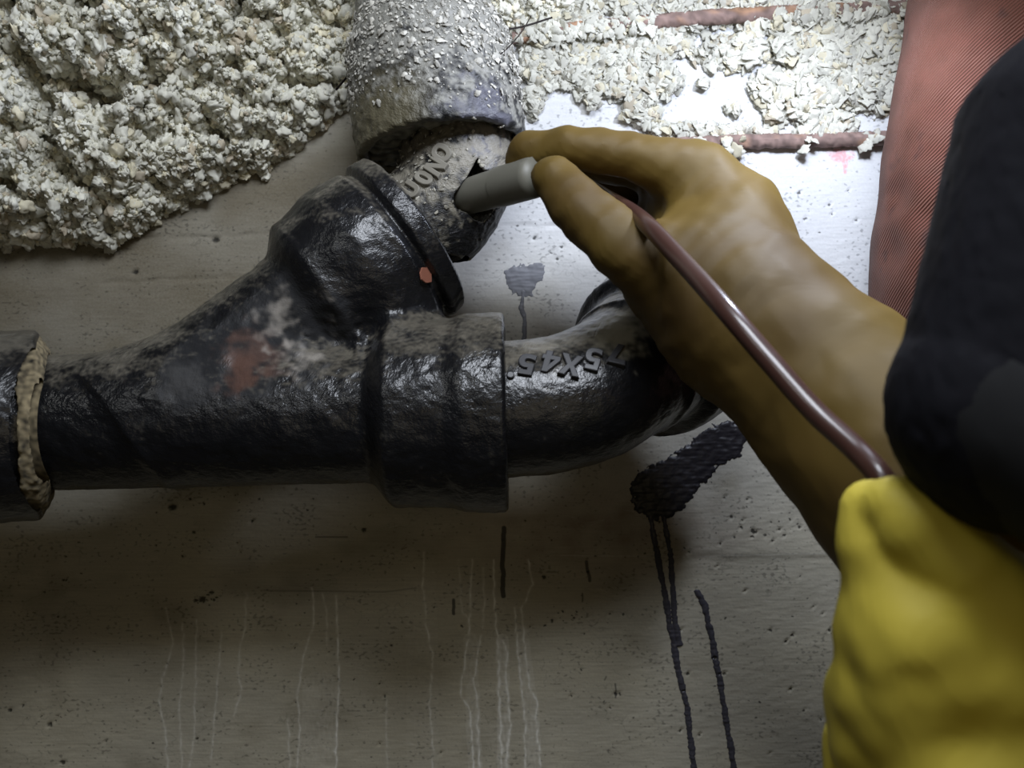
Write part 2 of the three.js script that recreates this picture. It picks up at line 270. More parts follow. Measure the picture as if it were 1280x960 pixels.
relief('tar_splash', (u, v) => (polyDist(u, v, blot) + rag(u, v, 0.12, 6)) / 7, [775, 960, 525, 665], 0.0012, tar, 1.1, 'black tar splash below the bend');
const run = (name, pts, w, mat, label) => { const us = pts.map((p) => p[0]), vs = pts.map((p) => p[1]); relief(name, (u, v) => { const wd = w * (1 + 0.35 * noise(v * 0.06, 3.3, w) + 0.3 * noise(v * 0.3, 1.3, w)) * (v > vs[vs.length - 1] - 9 ? 1.25 : 1); return (wd - segDist(u + 1.2 * noise(v * 0.12, 5.5), v, pts)) / wd; }, [Math.min(...us) - 9, Math.max(...us) + 9, Math.min(...vs) - 9, Math.max(...vs) + 9], 0.0013, mat, 0.9, label); };
run('tar_run', [[812, 640], [817, 672], [823, 700], [831, 740], [838, 785], [844, 815], [850, 850], [858, 878], [862, 915], [868, 960], [872, 1010], [880, 1100]], 3.9, runTar, 'longest shiny black tar run');
run('tar_run', [[828, 640], [833, 668], [839, 700], [842, 745], [843, 770], [848, 804]], 3.6, runTar, 'shorter tar run ending in a bead');
run('tar_run', [[872, 740], [881, 757], [889, 795], [896, 830], [903, 870], [908, 905], [914, 935], [920, 975], [932, 1100]], 3.9, runTar, 'silvery tar run on the right');
const blot2 = [[630, 338], [640, 332], [655, 331], [680, 328], [681, 336], [678, 350], [670, 358], [664, 371], [652, 372], [640, 366], [633, 356]];
relief('paint_splash', (u, v) => (polyDist(u, v, blot2) + rag(u, v, 0.16, 4)) / 5, [615, 700, 315, 385], 0.0005, greyTar, 1.0, 'grey paint splash above the main pipe');
run('paint_run', [[654, 365], [652, 385], [656, 400], [654, 440]], 2.8, greyTar);

// ───────── sprayed mineral wool ─────────
const woolEdge = [[-170, 300], [-60, 292], [0, 287], [30, 293], [70, 286], [120, 284], [150, 262], [180, 238], [235, 222], [262, 204], [300, 196], [330, 172], [362, 154], [392, 126], [430, 110], [446, 74], [480, 60], [540, 44], [600, 40], [660, 30], [700, 20], [760, 6], [800, -20], [820, -165], [-170, -165]];
const gullies = [[[62, 0], [66, 40], [92, 105], [96, 160], [112, 215], [128, 240]], [[130, 20], [150, 50], [185, 60]], [[0, 30], [10, 50]], [[20, 230], [60, 250]], [[120, 130], [170, 140]], [[310, 20], [330, 25]]];
woolEdge.forEach((p) => { const k = mix(0.925, 1, sstep(300, 640, p[0])); p[0] = 640 + (p[0] - 640) * k; p[1] = 480 + (p[1] - 480) * k; });
function woolThick(u, v) {                          // thickness in metres, from its outline on the wall
  const d = polyDist(u, v, woolEdge) + 9 * noise(u * 0.035, v * 0.035, 81) + 4 * noise(u * 0.1, v * 0.1, 82);
  if (d <= 0) return 0;
  const left = sstep(620, 250, u);
  let h = mix(0.012, 0.058, left) * Math.pow(clamp(d / mix(22, 40, left)), 0.36) + 0.035 * left * sstep(40, 190, d);
  h *= 1 + 0.30 * fbm(u * 0.022, v * 0.022, 83, 3);
  h += left * 0.028 * noise(u * 0.05, v * 0.05, 84) * clamp(d / 30) + (0.007 * noise(u * 0.09, v * 0.09, 85) + 0.003 * noise(u * 0.2, v * 0.2, 87)) * clamp(d / 20);
  const r1 = 1 - Math.abs(noise(u * 0.034, v * 0.034, 88)) * 2.2, r2 = 1 - Math.abs(noise(u * 0.075, v * 0.075, 89)) * 2.2; h -= clamp(d / 25) * left * (0.040 * Math.pow(clamp(r1), 3.2) + 0.006 * Math.pow(clamp(r2), 3) + 0.055 * sstep(0.17, 0.36, noise(u * 0.03, v * 0.03, 90)));
  for (const g of gullies) h -= 0.075 * sstep(20, 4, segDist(u, v, g) + 6 * noise(u * 0.08, v * 0.08, 86));
  return Math.max(0.004, h);
}
function clumpGeometry(sd, flat) {                 // a crumpled lump
  const g = mergeVertices(new THREE.IcosahedronGeometry(1, 2).deleteAttribute('uv').deleteAttribute('normal')), p = g.attributes.position;
  for (let i = 0; i < p.count; i++) { const x = p.getX(i), y = p.getY(i), z = p.getZ(i), k = 1 + 0.75 * noise(x * 1.5 + sd, y * 1.5, z * 1.5) + 0.45 * noise(x * 3.4, y * 3.4 + sd, z * 3.4); p.setXYZ(i, x * k, y * k * 0.85, z * k * flat); }
  g.computeVertexNormals(); return g;
}
const woolMat = std({ color: 0xffffff, roughness: 1 });
function woolInstances(name, geos, spots, parent, label) {
  geos.forEach((g, gi) => {
    const mine = spots.filter((_, i) => i % geos.length === gi), im = new THREE.InstancedMesh(g, woolMat, mine.length), m = new THREE.Matrix4(), q = new THREE.Quaternion(), e = new THREE.Euler(), c = new THREE.Color();
    mine.forEach((s, i) => { e.set(rnd() * 6.3, rnd() * 6.3, rnd() * 6.3); if (s.n) { q.setFromUnitVectors(V(0, 0, 1), s.n).multiply(new THREE.Quaternion().setFromEuler(new THREE.Euler(rr(-0.6, 0.6), rr(-0.6, 0.6), rnd() * 6.3))); } else q.setFromEuler(e); m.compose(s.p, q, V(s.r * rr(0.7, 1.3), s.r * rr(0.7, 1.3), s.r * rr(0.6, 1.1))); im.setMatrixAt(i, m); im.setColorAt(i, c.setRGB(...s.c)); });
    im.name = parent ? name : numbered(name); im.castShadow = im.receiveShadow = true; im.userData = { kind: 'stuff' }; if (label) im.userData.label = label; (parent ?? scene).add(im);
  });
}
const woolTone = (x, y) => { const t = rnd(), b = 0.80 + 0.14 * noise(x * 0.03, y * 0.03, 91) + rr(-0.1, 0.1); return t < 0.12 ? [b * 1.02, b * 0.95, b * 0.72] : t < 0.17 ? [b * 0.78, b * 0.69, b * 0.53] : [b, b * 0.985, b * 0.86]; };
const lumps = [0, 1, 2].map((i) => clumpGeometry(11 + i * 7.3, 0.8)), flakes = [0, 1, 2].map((i) => clumpGeometry(41 + i * 5.1, 0.38));
{
  const nx = 520, ny = 250, u0 = -170, u1 = 830, v0 = -165, v1 = 310, id = new Int32Array((nx + 1) * (ny + 1)).fill(-1), H = new Float32Array(id.length), pos = [], col = [], idx = [];
  for (let j = 0; j <= ny; j++) for (let i = 0; i <= nx; i++) H[j * (nx + 1) + i] = woolThick(mix(u0, u1, i / nx), mix(v0, v1, j / ny));
  const get = (i, j) => { const o = j * (nx + 1) + i; if (id[o] < 0) { const u = mix(u0, u1, i / nx), v = mix(v0, v1, j / ny), p = at(u, v, H[o]); id[o] = pos.length / 3; pos.push(WX(u), WY(v), H[o] > 0 ? H[o] : -0.001); const k = 0.75 + noise(u * 0.2, v * 0.2, 92); col.push(0.46 * k, 0.44 * k, 0.34 * k); } return id[o]; };
  for (let j = 0; j < ny; j++) for (let i = 0; i < nx; i++) { const o = j * (nx + 1) + i; if (Math.max(H[o], H[o + 1], H[o + nx + 1], H[o + nx + 2]) <= 0) continue; const a = get(i, j), b = get(i + 1, j), c = get(i, j + 1), d = get(i + 1, j + 1); idx.push(a, c, b, b, c, d); }
  const g = new THREE.BufferGeometry(); g.setAttribute('position', new THREE.Float32BufferAttribute(pos, 3)); g.setAttribute('color', new THREE.Float32BufferAttribute(col, 3)); g.setIndex(idx); g.computeVertexNormals();
  const wool = mesh('mineral_wool', g, std({ vertexColors: true, roughness: 1 })); tag(wool, 'thick shaggy mass of pale sprayed mineral wool filling the upper left corner', 'insulation'); wool.userData.kind = 'stuff';
  const spots = [], P = g.attributes.position, cum = new Float32Array(idx.length / 3), a = V(), b = V(), c = V(), q = V(); let total = 0;   // scattered evenly over the real surface, steep sides too
  for (let k = 0; k < cum.length; k++) { a.fromBufferAttribute(P, idx[k * 3]); b.fromBufferAttribute(P, idx[k * 3 + 1]).sub(a); c.fromBufferAttribute(P, idx[k * 3 + 2]).sub(a); total += q.crossVectors(b, c).length() * 0.5; cum[k] = total; }
  for (let t = 0; t < 78000; t++) {
    const x = rnd() * total; let lo = 0, hi = cum.length - 1; while (lo < hi) { const m = (lo + hi) >> 1; if (cum[m] < x) lo = m + 1; else hi = m; }
    a.fromBufferAttribute(P, idx[lo * 3]); b.fromBufferAttribute(P, idx[lo * 3 + 1]).sub(a); c.fromBufferAttribute(P, idx[lo * 3 + 2]).sub(a); let s1 = rnd(), s2 = rnd(); if (s1 + s2 > 1) { s1 = 1 - s1; s2 = 1 - s2; }
    const n = b.clone().cross(c).normalize(), p = a.clone().addScaledVector(b, s1).addScaledVector(c, s2), r = rnd() < 0.16 ? rr(0.0028, 0.0056) : rr(0.0010, 0.0028);
    if (p.z < 0.0005) continue;
    spots.push({ p: p.addScaledVector(n, r * rr(-0.1, 1.0)), r, c: woolTone(p.x * WU, p.y * WU) });
  }
  woolInstances('clumps', lumps, spots, wool);
}
// thin remains of wool further right
const patchBlobs = [[700, 75, 70, 45], [760, 90, 60, 40], [690, 40, 70, 26], [800, 60, 70, 38], [850, 28, 60, 22], [800, 128, 26, 34], [830, 100, 26, 24], [905, 70, 34, 20], [790, 145, 14, 10], [1040, 60, 95, 72], [1000, 120, 62, 48], [1080, 100, 60, 50], [1000, 20, 110, 36], [1120, 40, 60, 90], [960, 110, 24, 22], [930, 65, 22, 24], [900, 168, 58, 9], [1030, 160, 40, 22], [840, 165, 30, 10], [845, 108, 9, 7], [880, 107, 9, 7], [960, 102, 16, 9], [915, 140, 14, 5], [920, 84, 12, 6], [760, 5, 160, 22], [930, 2, 60, 14], [740, 125, 12, 14], [665, 130, 10, 20], [680, 100, 22, 20]];
function patchDepth(u, v) { let d = -1; for (const [x, y, a, b] of patchBlobs) d = Math.max(d, 1 - Math.hypot((u - x) / a, (v - y) / b)); return d + 0.38 * noise(u * 0.035, v * 0.04, 95) + 0.22 * noise(u * 0.1, v * 0.11, 96); }
{
  const nx = 330, ny = 130, u0 = 640, u1 = 1200, v0 = -60, v1 = 190, id = new Int32Array((nx + 1) * (ny + 1)).fill(-1), H = new Float32Array(id.length), pos = [], col = [], idx = [];
  for (let j = 0; j <= ny; j++) for (let i = 0; i <= nx; i++) { const u = mix(u0, u1, i / nx), v = mix(v0, v1, j / ny), d = patchDepth(u, v); H[j * (nx + 1) + i] = d > 0.1 ? 0.006 * Math.sqrt(clamp((d - 0.1) * 3)) * (1 + 0.7 * noise(u * 0.09, v * 0.09, 97) + 0.5 * noise(u * 0.2, v * 0.2, 98)) + 0.0008 : 0; }
  const get = (i, j) => { const o = j * (nx + 1) + i; if (id[o] < 0) { const u = mix(u0, u1, i / nx), v = mix(v0, v1, j / ny); id[o] = pos.length / 3; pos.push(WX(u), WY(v), H[o] > 0 ? H[o] + wallHeight(u, v) : -0.002); const k = 0.8 + 0.6 * noise(u * 0.1, v * 0.1, 92); col.push(0.43 * k, 0.41 * k, 0.34 * k); } return id[o]; };
  for (let j = 0; j < ny; j++) for (let i = 0; i < nx; i++) { const o = j * (nx + 1) + i; if (Math.max(H[o], H[o + 1], H[o + nx + 1], H[o + nx + 2]) <= 0) continue; const a = get(i, j), b = get(i + 1, j), c = get(i, j + 1), d = get(i + 1, j + 1); idx.push(a, c, b, b, c, d); }
  const g = new THREE.BufferGeometry(); g.setAttribute('position', new THREE.Float32BufferAttribute(pos, 3)); g.setAttribute('color', new THREE.Float32BufferAttribute(col, 3)); g.setIndex(idx); g.computeVertexNormals();
  const wool = mesh('mineral_wool', g, std({ vertexColors: true, roughness: 1 })); tag(wool, 'thin flaking crust of pale mineral wool in patches on the white wall beside the red hose', 'insulation'); wool.userData.kind = 'stuff';
  const spots = [];
  for (let t = 0; t < 8500; t++) {
    const u = rr(640, 1195), v = rr(-60, 186), d = patchDepth(u, v); if (d < 0.1 && !(d > -0.1 && rnd() < 0.05)) continue;
    const r = d > 0.3 && u > 930 ? rr(0.0028, 0.0072) : rr(0.0015, 0.005), tone = woolTone(u, v), k = u < 900 ? 0.92 : 1.05;
    spots.push({ p: V(WX(u), WY(v), (d > 0.1 ? 0.006 * Math.sqrt(clamp((d - 0.1) * 3)) : 0) + wallHeight(u, v) + r * 0.25), r, c: tone.map((x) => x * k * 0.74), n: V(noise(u * 0.2, v * 0.2, 3) * 1.5, noise(u * 0.2, v * 0.2, 13) * 1.5, 1).normalize() });
  }
  for (let t = 0; t < 900; t++) { const low = t % 5 === 0, u = rr(640, 1180), v = (low ? 192 - 0.0415 * (u - 690) : 44 - 0.07 * (u - 640)) + rr(-9, 8), w = noise(u * 0.03, low ? 5 : 9, 2); if ((low ? w < 0.12 : w < -0.25) || (!low && u > 825 && u < 968)) continue; const r = rr(0.002, 0.0052); spots.push({ p: at(u, v, rr(0.010, 0.016)), r, c: woolTone(u, v).map((x) => x * 0.74), n: V(rr(-0.6, 0.6), rr(-0.8, 0.4), 1).normalize() }); }
  woolInstances('flakes', flakes, spots, wool);
}

// ───────── cast iron pipes ─────────
const lump = (x, y, z) => 0.0006 * noise(x * 75, y * 75, z * 75) + 0.00034 * noise(x * 190, y * 190, z * 190) + 0.00020 * noise(x * 400, y * 400, z * 400);
const black = [0.009, 0.0093, 0.0108], dust = [0.21, 0.19, 0.15], rustC = [0.16, 0.065, 0.035], pale = [0.36, 0.33, 0.29];
const near = (x, y, z, c, r) => sstep(1, 0.25, Math.hypot(x - c.x, y - c.y, z - c.z) / r + 0.6 * noise(x * 90, y * 90, z * 90) + 0.3 * noise(x * 260, y * 260, z * 260));
function ironPaint(dustiness, spots = []) {
  return (x, y, z, nx, ny, nz) => {
    const n = fbm(x * 60, y * 60, z * 60, 4), f = noise(x * 420, y * 420, z * 420);
    let c = black.map((b) => b * (1 + 0.5 * n));
    c = blend3(c, dust, clamp(sstep(0.45, 1.05, ny + 0.55 * n + 0.25 * f) * dustiness * 0.8));
    c = blend3(c, dust, 0.14 * sstep(0.3, 0.55, n + 0.4 * f) * dustiness);
    for (const s of spots) c = blend3(c, s.c, near(x, y, z, s.p, s.r) * (s.k ?? 1));
    return c;
  };
}
const crinkle = dataTexture(512, 512, (i, j) => { const w = (n, q) => { const a = i / 512 * n, b = j / 512 * n, s = sstep(0, 1, i / 512), t = sstep(0, 1, j / 512); return mix(mix(noise(a, b, q), noise(a - n, b, q), s), mix(noise(a, b - n, q), noise(a - n, b - n, q), s), t); }; const h = 0.5 + 0.4 * w(14, 1) + 0.35 * w(31, 2) + 0.25 * w(64, 3) + 0.15 * w(120, 4); return [h, h, h]; });
crinkle.repeat.set(1 / 0.06, 1 / 0.06);
const iron = phys({ vertexColors: true, roughness: 0.30, clearcoat: 0.2, clearcoatRoughness: 0.18, bumpMap: crinkle, bumpScale: 0.00042 });
const dusty = phys({ vertexColors: true, roughness: 0.5, bumpMap: crinkle, bumpScale: 0.0008 });
const plainIron = phys({ color: new THREE.Color().setRGB(0.05, 0.05, 0.055), roughness: 0.4 }), dustyIron = phys({ color: new THREE.Color().setRGB(0.2, 0.185, 0.15), roughness: 0.7 });
const ZM = 0.145, mainA = at(60, 528, ZM), mainB = at(633, 515, ZM), mainDir = mainB.clone().sub(mainA).normalize(), mainLen = mainA.distanceTo(mainB);
const brA = at(180, 522, ZM), brB = at(516, 293, 0.10), brDir = brB.clone().sub(brA).normalize(), brLen = brA.distanceTo(brB);
const wyeSdf = (() => {
  const L = mainLen, m = revolve(mainA, mainDir, [[-0.03, 0.0455], [L - 0.092, 0.0455], [L - 0.074, 0.0625], [L - 0.04, 0.063], [L - 0.026, 0.0665], [L - 0.002, 0.0668], [L, 0.065]]);
  const B = brLen, b = revolve(brA, brDir, [[0.0, 0.038], [B - 0.11, 0.0415], [B - 0.098, 0.043], [B - 0.078, 0.0585], [B - 0.045, 0.0645], [B - 0.024, 0.0635], [B - 0.017, 0.0585], [B - 0.012, 0.0635], [B - 0.001, 0.063], [B + 0.001, 0.060]]);
  const seam = at(400, 435, 0.17);
  return (x, y, z) => smin(m(x, y, z), b(x, y, z), 0.02) - lump(x, y, z) - 0.0012 * 0.6 * sstep(0.05, 0.02, Math.hypot(x - seam.x, y - seam.y)) * noise(x * 160, y * 160, z * 160);
})();
{
  const t = thing('wye_pipe', 'black tar-coated cast iron wye fitting with a slanting branch and two bell sockets', 'pipe');
  const spots = [{ p: at(315, 440, 0.18), r: 0.028, c: [0.085, 0.045, 0.032], k: 0.75 }, { p: at(300, 465, 0.185), r: 0.018, c: [0.10, 0.045, 0.028], k: 0.55 }, { p: at(380, 420, 0.18), r: 0.026, c: pale, k: 0.75 }, { p: at(345, 395, 0.175), r: 0.022, c: pale, k: 0.7 }, { p: at(230, 470, 0.19), r: 0.022, c: [0.09, 0.088, 0.085], k: 0.4 }, { p: at(420, 365, 0.16), r: 0.005, c: [0.6, 0.56, 0.36] }, { p: at(385, 400, 0.17), r: 0.006, c: [0.5, 0.46, 0.26] }, { p: at(435, 368, 0.15), r: 0.004, c: [0.5, 0.46, 0.3] }];
  const paint = ironPaint(0.85, spots), g = nets(wyeSdf, V(mainA.x - 0.04, -0.10, 0.03), V(mainB.x + 0.012, brB.y + 0.085, 0.225), 0.0013, paint);
  const gloss = dataTexture(512, 512, (i, j) => { const x = -0.45 + 0.7 * i / 512, y = -0.15 + 0.6 * j / 512; let m = 0; for (const q of spots) m = Math.max(m, sstep(1.15, 0.5, Math.hypot(x - q.p.x - 0.4 * q.p.z, y - q.p.y - 0.7 * q.p.z) / q.r + 0.5 * noise(x * 90, y * 90, 3))); const r = 0.29 + 0.12 * fbm(x * 40, y * 40, 6, 3) + 0.6 * m; return [r, r, r]; });
  gloss.repeat.set(1 / 0.7, 1 / 0.6); gloss.offset.set(0.45 / 0.7, 0.15 / 0.6); gloss.wrapS = gloss.wrapT = THREE.ClampToEdgeWrapping;
  const body = iron.clone(); body.roughness = 1; body.clearcoat = 0; body.roughnessMap = gloss; body.specularIntensity = 1;
  mesh('pipe_body', g, body, t);
  }
// finding the surface of a pipe below a point, for what is stuck on it
function surface(f, x, y, from = 0.3) {
  const o = at(x, y, from), d = o.clone().sub(camera.position).normalize(); let t = 0;
  for (let i = 0; i < 160; i++) { const p = o.clone().addScaledVector(d, t), s = f(p.x, p.y, p.z); if (s < 0.0002) return { p, n: flow(p.x, p.y, p.z, f) }; t += s * 0.7; if (t > 0.5) break; }
  return null;
}
const wye = scene.getObjectByName('wye_pipe');
{ // chip of rust-red primer on the branch socket
  const s = surface(wyeSdf, 531, 341), shape = new THREE.Shape([[-7, -7], [-1, -9], [6, -7], [7, 1], [9, 8], [4, 11], [1, 4], [-5, 3], [-8, -2]].map(([x, y]) => new THREE.Vector2(x * 0.0008, y * 0.0008)));
  const g = new THREE.ExtrudeGeometry(shape, { depth: 0.0006, bevelEnabled: true, bevelSize: 0.0003, bevelThickness: 0.0003, bevelSegments: 2 });
  const o = mesh('paint_chip', g, std({ color: new THREE.Color().setRGB(0.27, 0.10, 0.06) }), wye); o.quaternion.setFromUnitVectors(V(0, 0, 1), s.n); o.position.copy(s.p).addScaledVector(s.n, 0.0006); o.userData.label = 'bare rust-red chip';
}
// left: the socket that the wye is pushed into, with its packing
{
  const t = thing('socket_pipe', 'black cast iron pipe socket at the left edge with pale packing round its mouth', 'pipe');
  const a = at(52, 531, ZM), dir = mainDir.clone().applyAxisAngle(V(0, 1, 0), 0.41).negate(), mouth = dir.clone().negate();
  const out = revolve(a, dir, [[0, 0.0615], [0.002, 0.0635], [0.03, 0.0635], [0.036, 0.061], [0.085, 0.060], [0.11, 0.0455], [0.3, 0.0455]]), inn = revolve(a, dir, [[-0.01, 0.054], [0.05, 0.054]]);
  mesh('pipe_body', nets((x, y, z) => smax(out(x, y, z), -inn(x, y, z), 0.003) - lump(x, y, z), V(a.x - 0.2, a.y - 0.075, 0.07), V(a.x + 0.012, a.y + 0.075, 0.22), 0.0014, ironPaint(0.6)), iron, t);
  const pk = revolve(a, mouth, [[-0.01, 0.0600], [0.000, 0.0595], [0.003, 0.056], [0.0055, 0.051], [0.007, 0.046]]), hole = revolve(mainA, mainDir, [[-0.05, 0.0462], [0.05, 0.0462]]);
  mesh('joint_packing', nets((x, y, z) => Math.max(pk(x, y, z) - 0.0012 * noise(x * 160, y * 160, z * 160) - 0.0007 * noise(x * 420, y * 200, z * 420), -hole(x, y, z)), V(a.x - 0.016, a.y - 0.075, 0.07), V(a.x + 0.02, a.y + 0.075, 0.22), 0.0012, (x, y, z) => { const k = 0.8 + 0.9 * noise(x * 300, y * 300, z * 300) + 0.4 * noise(x * 60, y * 60, z * 60); return [0.24 * k, 0.195 * k, 0.115 * k]; }), std({ vertexColors: true, roughness: 0.95 }), t).userData.label = 'crumbling tan packing';
}
const font = await new FontLoader().loadAsync('fonts/droid/droid_sans_bold.typeface.json');
function letters(text, sdf, spots, size, mat, parent, depth = 0.0032) {     // cast letters, each set on the surface; spots: [x, y, ux, uy] with the letter's own up
  [...text].forEach((ch, i) => {
    const [x, y, ux, uy] = spots[i], s = surface(sdf, x, y); if (!s) return;
    const g = new TextGeometry(ch, { font, size, depth, curveSegments: 5, bevelEnabled: true, bevelThickness: 0.0009, bevelSize: 0.0007, bevelSegments: 3 }); g.computeBoundingBox(); const c = g.boundingBox.getCenter(V(0, 0, 0)); g.translate(-c.x, -c.y, 0);
    const o = mesh('raised_letter', g, mat, parent), up = V(ux, uy, 0); up.addScaledVector(s.n, -up.dot(s.n)).normalize(); const right = up.clone().cross(s.n);
    o.matrixAutoUpdate = true; o.quaternion.setFromRotationMatrix(new THREE.Matrix4().makeBasis(right, up, s.n)); o.position.copy(s.p).addScaledVector(s.n, -depth * 0.55);
  });
}
// the 45 degree bend at the right end of the wye
{
  const t = thing('bend_pipe', 'black cast iron pipe bend marked 75X45 leaving the right end of the wye', 'pipe');
  const s0 = at(612, 514, ZM), c = new THREE.CatmullRomCurve3([s0, at(640, 511, ZM), at(690, 506, ZM - 0.001), at(738, 492, ZM - 0.006), at(780, 468, ZM - 0.02), at(806, 448, ZM - 0.038)]);
  const e = at(798, 453, ZM - 0.033), dir = at(850, 418, 0.05).sub(e).normalize(), pipe = sweep(c, 26, () => 0.046);
  const sock = revolve(e, dir, [[-0.012, 0.046], [0.004, 0.049], [0.02, 0.063], [0.034, 0.065], [0.05, 0.0655], [0.062, 0.064]]), cut = (x) => s0.x - 0.0 - x;
  const f = (x, y, z) => Math.max(smin(pipe(x, y, z), sock(x, y, z), 0.012), cut(x)) - lump(x, y, z);
  const spots = [{ p: at(775, 415, 0.16), r: 0.028, c: [0.3, 0.28, 0.22], k: 0.8 }];
  mesh('pipe_body', nets(f, V(s0.x - 0.004, -0.085, 0.0), V(e.x + 0.115, 0.105, 0.21), 0.0013, ironPaint(1.0, spots)), iron, t);
  letters('75X45.', f, [[771, 444, -0.22, -1], [741, 450, -0.22, -1], [713, 458, -0.22, -1], [688, 454, -0.2, -1], [658, 457, -0.16, -1], [638, 470, -0.1, -1]], 0.0150, plainIron, t);
}
// the bend above the branch: it carries a broken hole
const riseCurve = new THREE.CatmullRomCurve3([at(498, 304, 0.102), at(520, 288, 0.10), at(546, 265, 0.098), at(566, 232, 0.096), at(571, 195, 0.093), at(566, 160, 0.088), at(558, 110, 0.078)]);
const holePoly = [[568, 243], [575, 233], [583, 222], [592, 206], [597, 196], [599, 205], [604, 213], [618, 214], [632, 222], [628, 250], [618, 262], [612, 270], [604, 279], [592, 274], [584, 266], [572, 262], [567, 252]];
const holeAxisZ = 0.14;
{
  const t = thing('elbow_pipe', 'dust-crusted cast iron elbow with a broken hole that the probe is pushed into', 'pipe');
  const c = sweep(riseCurve, 30, () => 0.0415), inner = sweep(riseCurve, 30, () => 0.0365);
  const solid = (x, y, z) => c(x, y, z) - lump(x, y, z) - 0.0007 * noise(x * 240, y * 240, z * 240) * sstep(0.06, 0.12, y);
  const f = (x, y, z) => {
    let d = Math.max(solid(x, y, z), -inner(x, y, z));
    if (z > 0.1 && d < 0.03) { const k = (D - holeAxisZ), u = 640 + x / (D - z) * F, v = 480 - y / (D - z) * F, h = polyDist(u, v, holePoly) / F * k; d = Math.max(d, h); }
    return d;
  };
  const top = riseCurve.getPoint(0.75);
  const paint = (x, y, z, nx, ny, nz) => { let c = ironPaint(1.1, [{ p: at(612, 188, 0.13), r: 0.022, c: [0.1, 0.1, 0.13], k: 0.9 }, { p: at(612, 215, 0.13), r: 0.016, c: [0.16, 0.16, 0.17], k: 0.9 }])(x, y, z, nx, ny, nz); const n = noise(x * 130, y * 130, z * 130) + 0.6 * noise(x * 380, y * 380, z * 380); const k = sstep(0.0, 0.7, n * 0.7 + sstep(0.09, 0.16, y) * 0.6 - (nx > 0.5 && y < 0.14 ? 0.4 : 0) - sstep(0.09, 0.12, x * 0 + 0) ); return blend3(c, [0.25, 0.23, 0.185], clamp(k * 0.9)); };
  mesh('pipe_body', nets(f, V(-0.125, 0.09, 0.035), V(0.03, 0.25, 0.15), 0.0013, paint), dusty, t);
  letters('U0NO', solid, [[514, 238, -0.8, 0.6], [530, 224, -0.8, 0.6], [545, 209, -0.8, 0.6], [552, 192, -0.8, 0.6]], 0.0125, dustyIron, t, 0.0036);
}
{
  const t = thing('riser_pipe', 'wide bell mouth of the riser pipe coated with grey wool dust above the elbow', 'pipe');
  const a = at(553, 190, 0.099), dir = at(533, 40, 0.088).sub(a).normalize();
  const out = revolve(a, dir, [[0, 0.0595], [0.002, 0.0612], [0.02, 0.062], [0.05, 0.062], [0.075, 0.060], [0.105, 0.050], [0.15, 0.045], [0.26, 0.045]]), inn = revolve(a, dir, [[-0.02, 0.053], [0.05, 0.053]]);
  const paint = (x, y, z, nx, ny, nz) => { let c = ironPaint(0.8)(x, y, z, nx, ny, nz); const n = 0.7 * noise(x * 120, y * 120, z * 120) + 0.6 * noise(x * 360, y * 360, z * 360), s = near(x, y, z, at(612, 145, 0.15), 0.032); c = blend3(c, [0.29, 0.285, 0.255], clamp(sstep(-0.3, 0.35, n + 9 * (y - 0.2)) * 0.9)); c = blend3(c, [0.13, 0.115, 0.07], clamp(sstep(-0.045, -0.075, x) * sstep(0.215, 0.19, y + 0.02 * n) * 0.9)); return blend3(c, [0.10, 0.10, 0.125], s * 0.95); };
  mesh('pipe_body', nets((x, y, z) => smax(out(x, y, z), -inn(x, y, z), 0.003) - lump(x, y, z) - 0.001 * noise(x * 200, y * 200, z * 200), V(a.x - 0.09, a.y - 0.035, 0.004), V(a.x + 0.08, a.y + 0.24, 0.175), 0.0015, paint), dusty, t);
  const pack = revolve(a, dir, [[0.006, 0.0535], [0.02, 0.0535]]), bore = sweep(riseCurve, 30, () => 0.0412);
  mesh('joint_packing', nets((x, y, z) => Math.max(pack(x, y, z) - 0.003 * noise(x * 110, y * 110, z * 110) - 0.001 * noise(x * 300, y * 300, z * 300), -bore(x, y, z)), V(a.x - 0.07, a.y - 0.03, 0.03), V(a.x + 0.06, a.y + 0.06, 0.17), 0.0014, (x, y, z) => { const k = 0.7 + 0.7 * noise(x * 200, y * 200, z * 200); return [0.26 * k, 0.25 * k, 0.2 * k]; }), std({ vertexColors: true, roughness: 1 }), t);
  // wool crumbs that fell on it
  const spots = [], g = t.children[0].geometry.attributes;
  for (let k = 0; k < 60000 && spots.length < 2400; k++) { const i = Math.floor(rnd() * g.position.count), p = V().fromBufferAttribute(g.position, i), n = V().fromBufferAttribute(g.normal, i); if (n.z < -0.2 || p.y > 0.27) continue; const w = Math.max(sstep(0.185, 0.235, p.y + 0.03 * noise(p.x * 60, p.y * 60, 5)), 0.5 * sstep(0.012, 0.0, Math.abs(p.y - 0.163 - 0.25 * (p.x + 0.05)) ) * sstep(0.01, -0.03, p.x)) * sstep(-0.6, 0.3, n.z); if (rnd() > w) continue; const r = rnd() < 0.12 ? rr(0.0014, 0.0026) : rr(0.0004, 0.0012), b = rr(0.35, 0.65); spots.push({ p: p.addScaledVector(n, r * 0.4), r, c: [b, b * 0.97, b * 0.87], n }); }
  woolInstances('wool_crumbs', flakes, spots, t);
}
{ // crumbs along the elbow
  const t = scene.getObjectByName('elbow_pipe'), g = t.children[0].geometry.attributes, spots = [];
  for (let k = 0; k < 60000 && spots.length < 1300; k++) { const i = Math.floor(rnd() * g.position.count), p = V().fromBufferAttribute(g.position, i), n = V().fromBufferAttribute(g.normal, i); if (n.z < 0 || rnd() > sstep(0.5, -0.3, n.x) * sstep(0.07, 0.15, p.y) * 0.9 + 0.05) continue; const r = rr(0.0004, 0.0014), b = rr(0.22, 0.5); spots.push({ p: p.addScaledVector(n, r * 0.4), r, c: [b, b * 0.95, b * 0.8], n }); }
  woolInstances('wool_crumbs', flakes, spots, t);
}

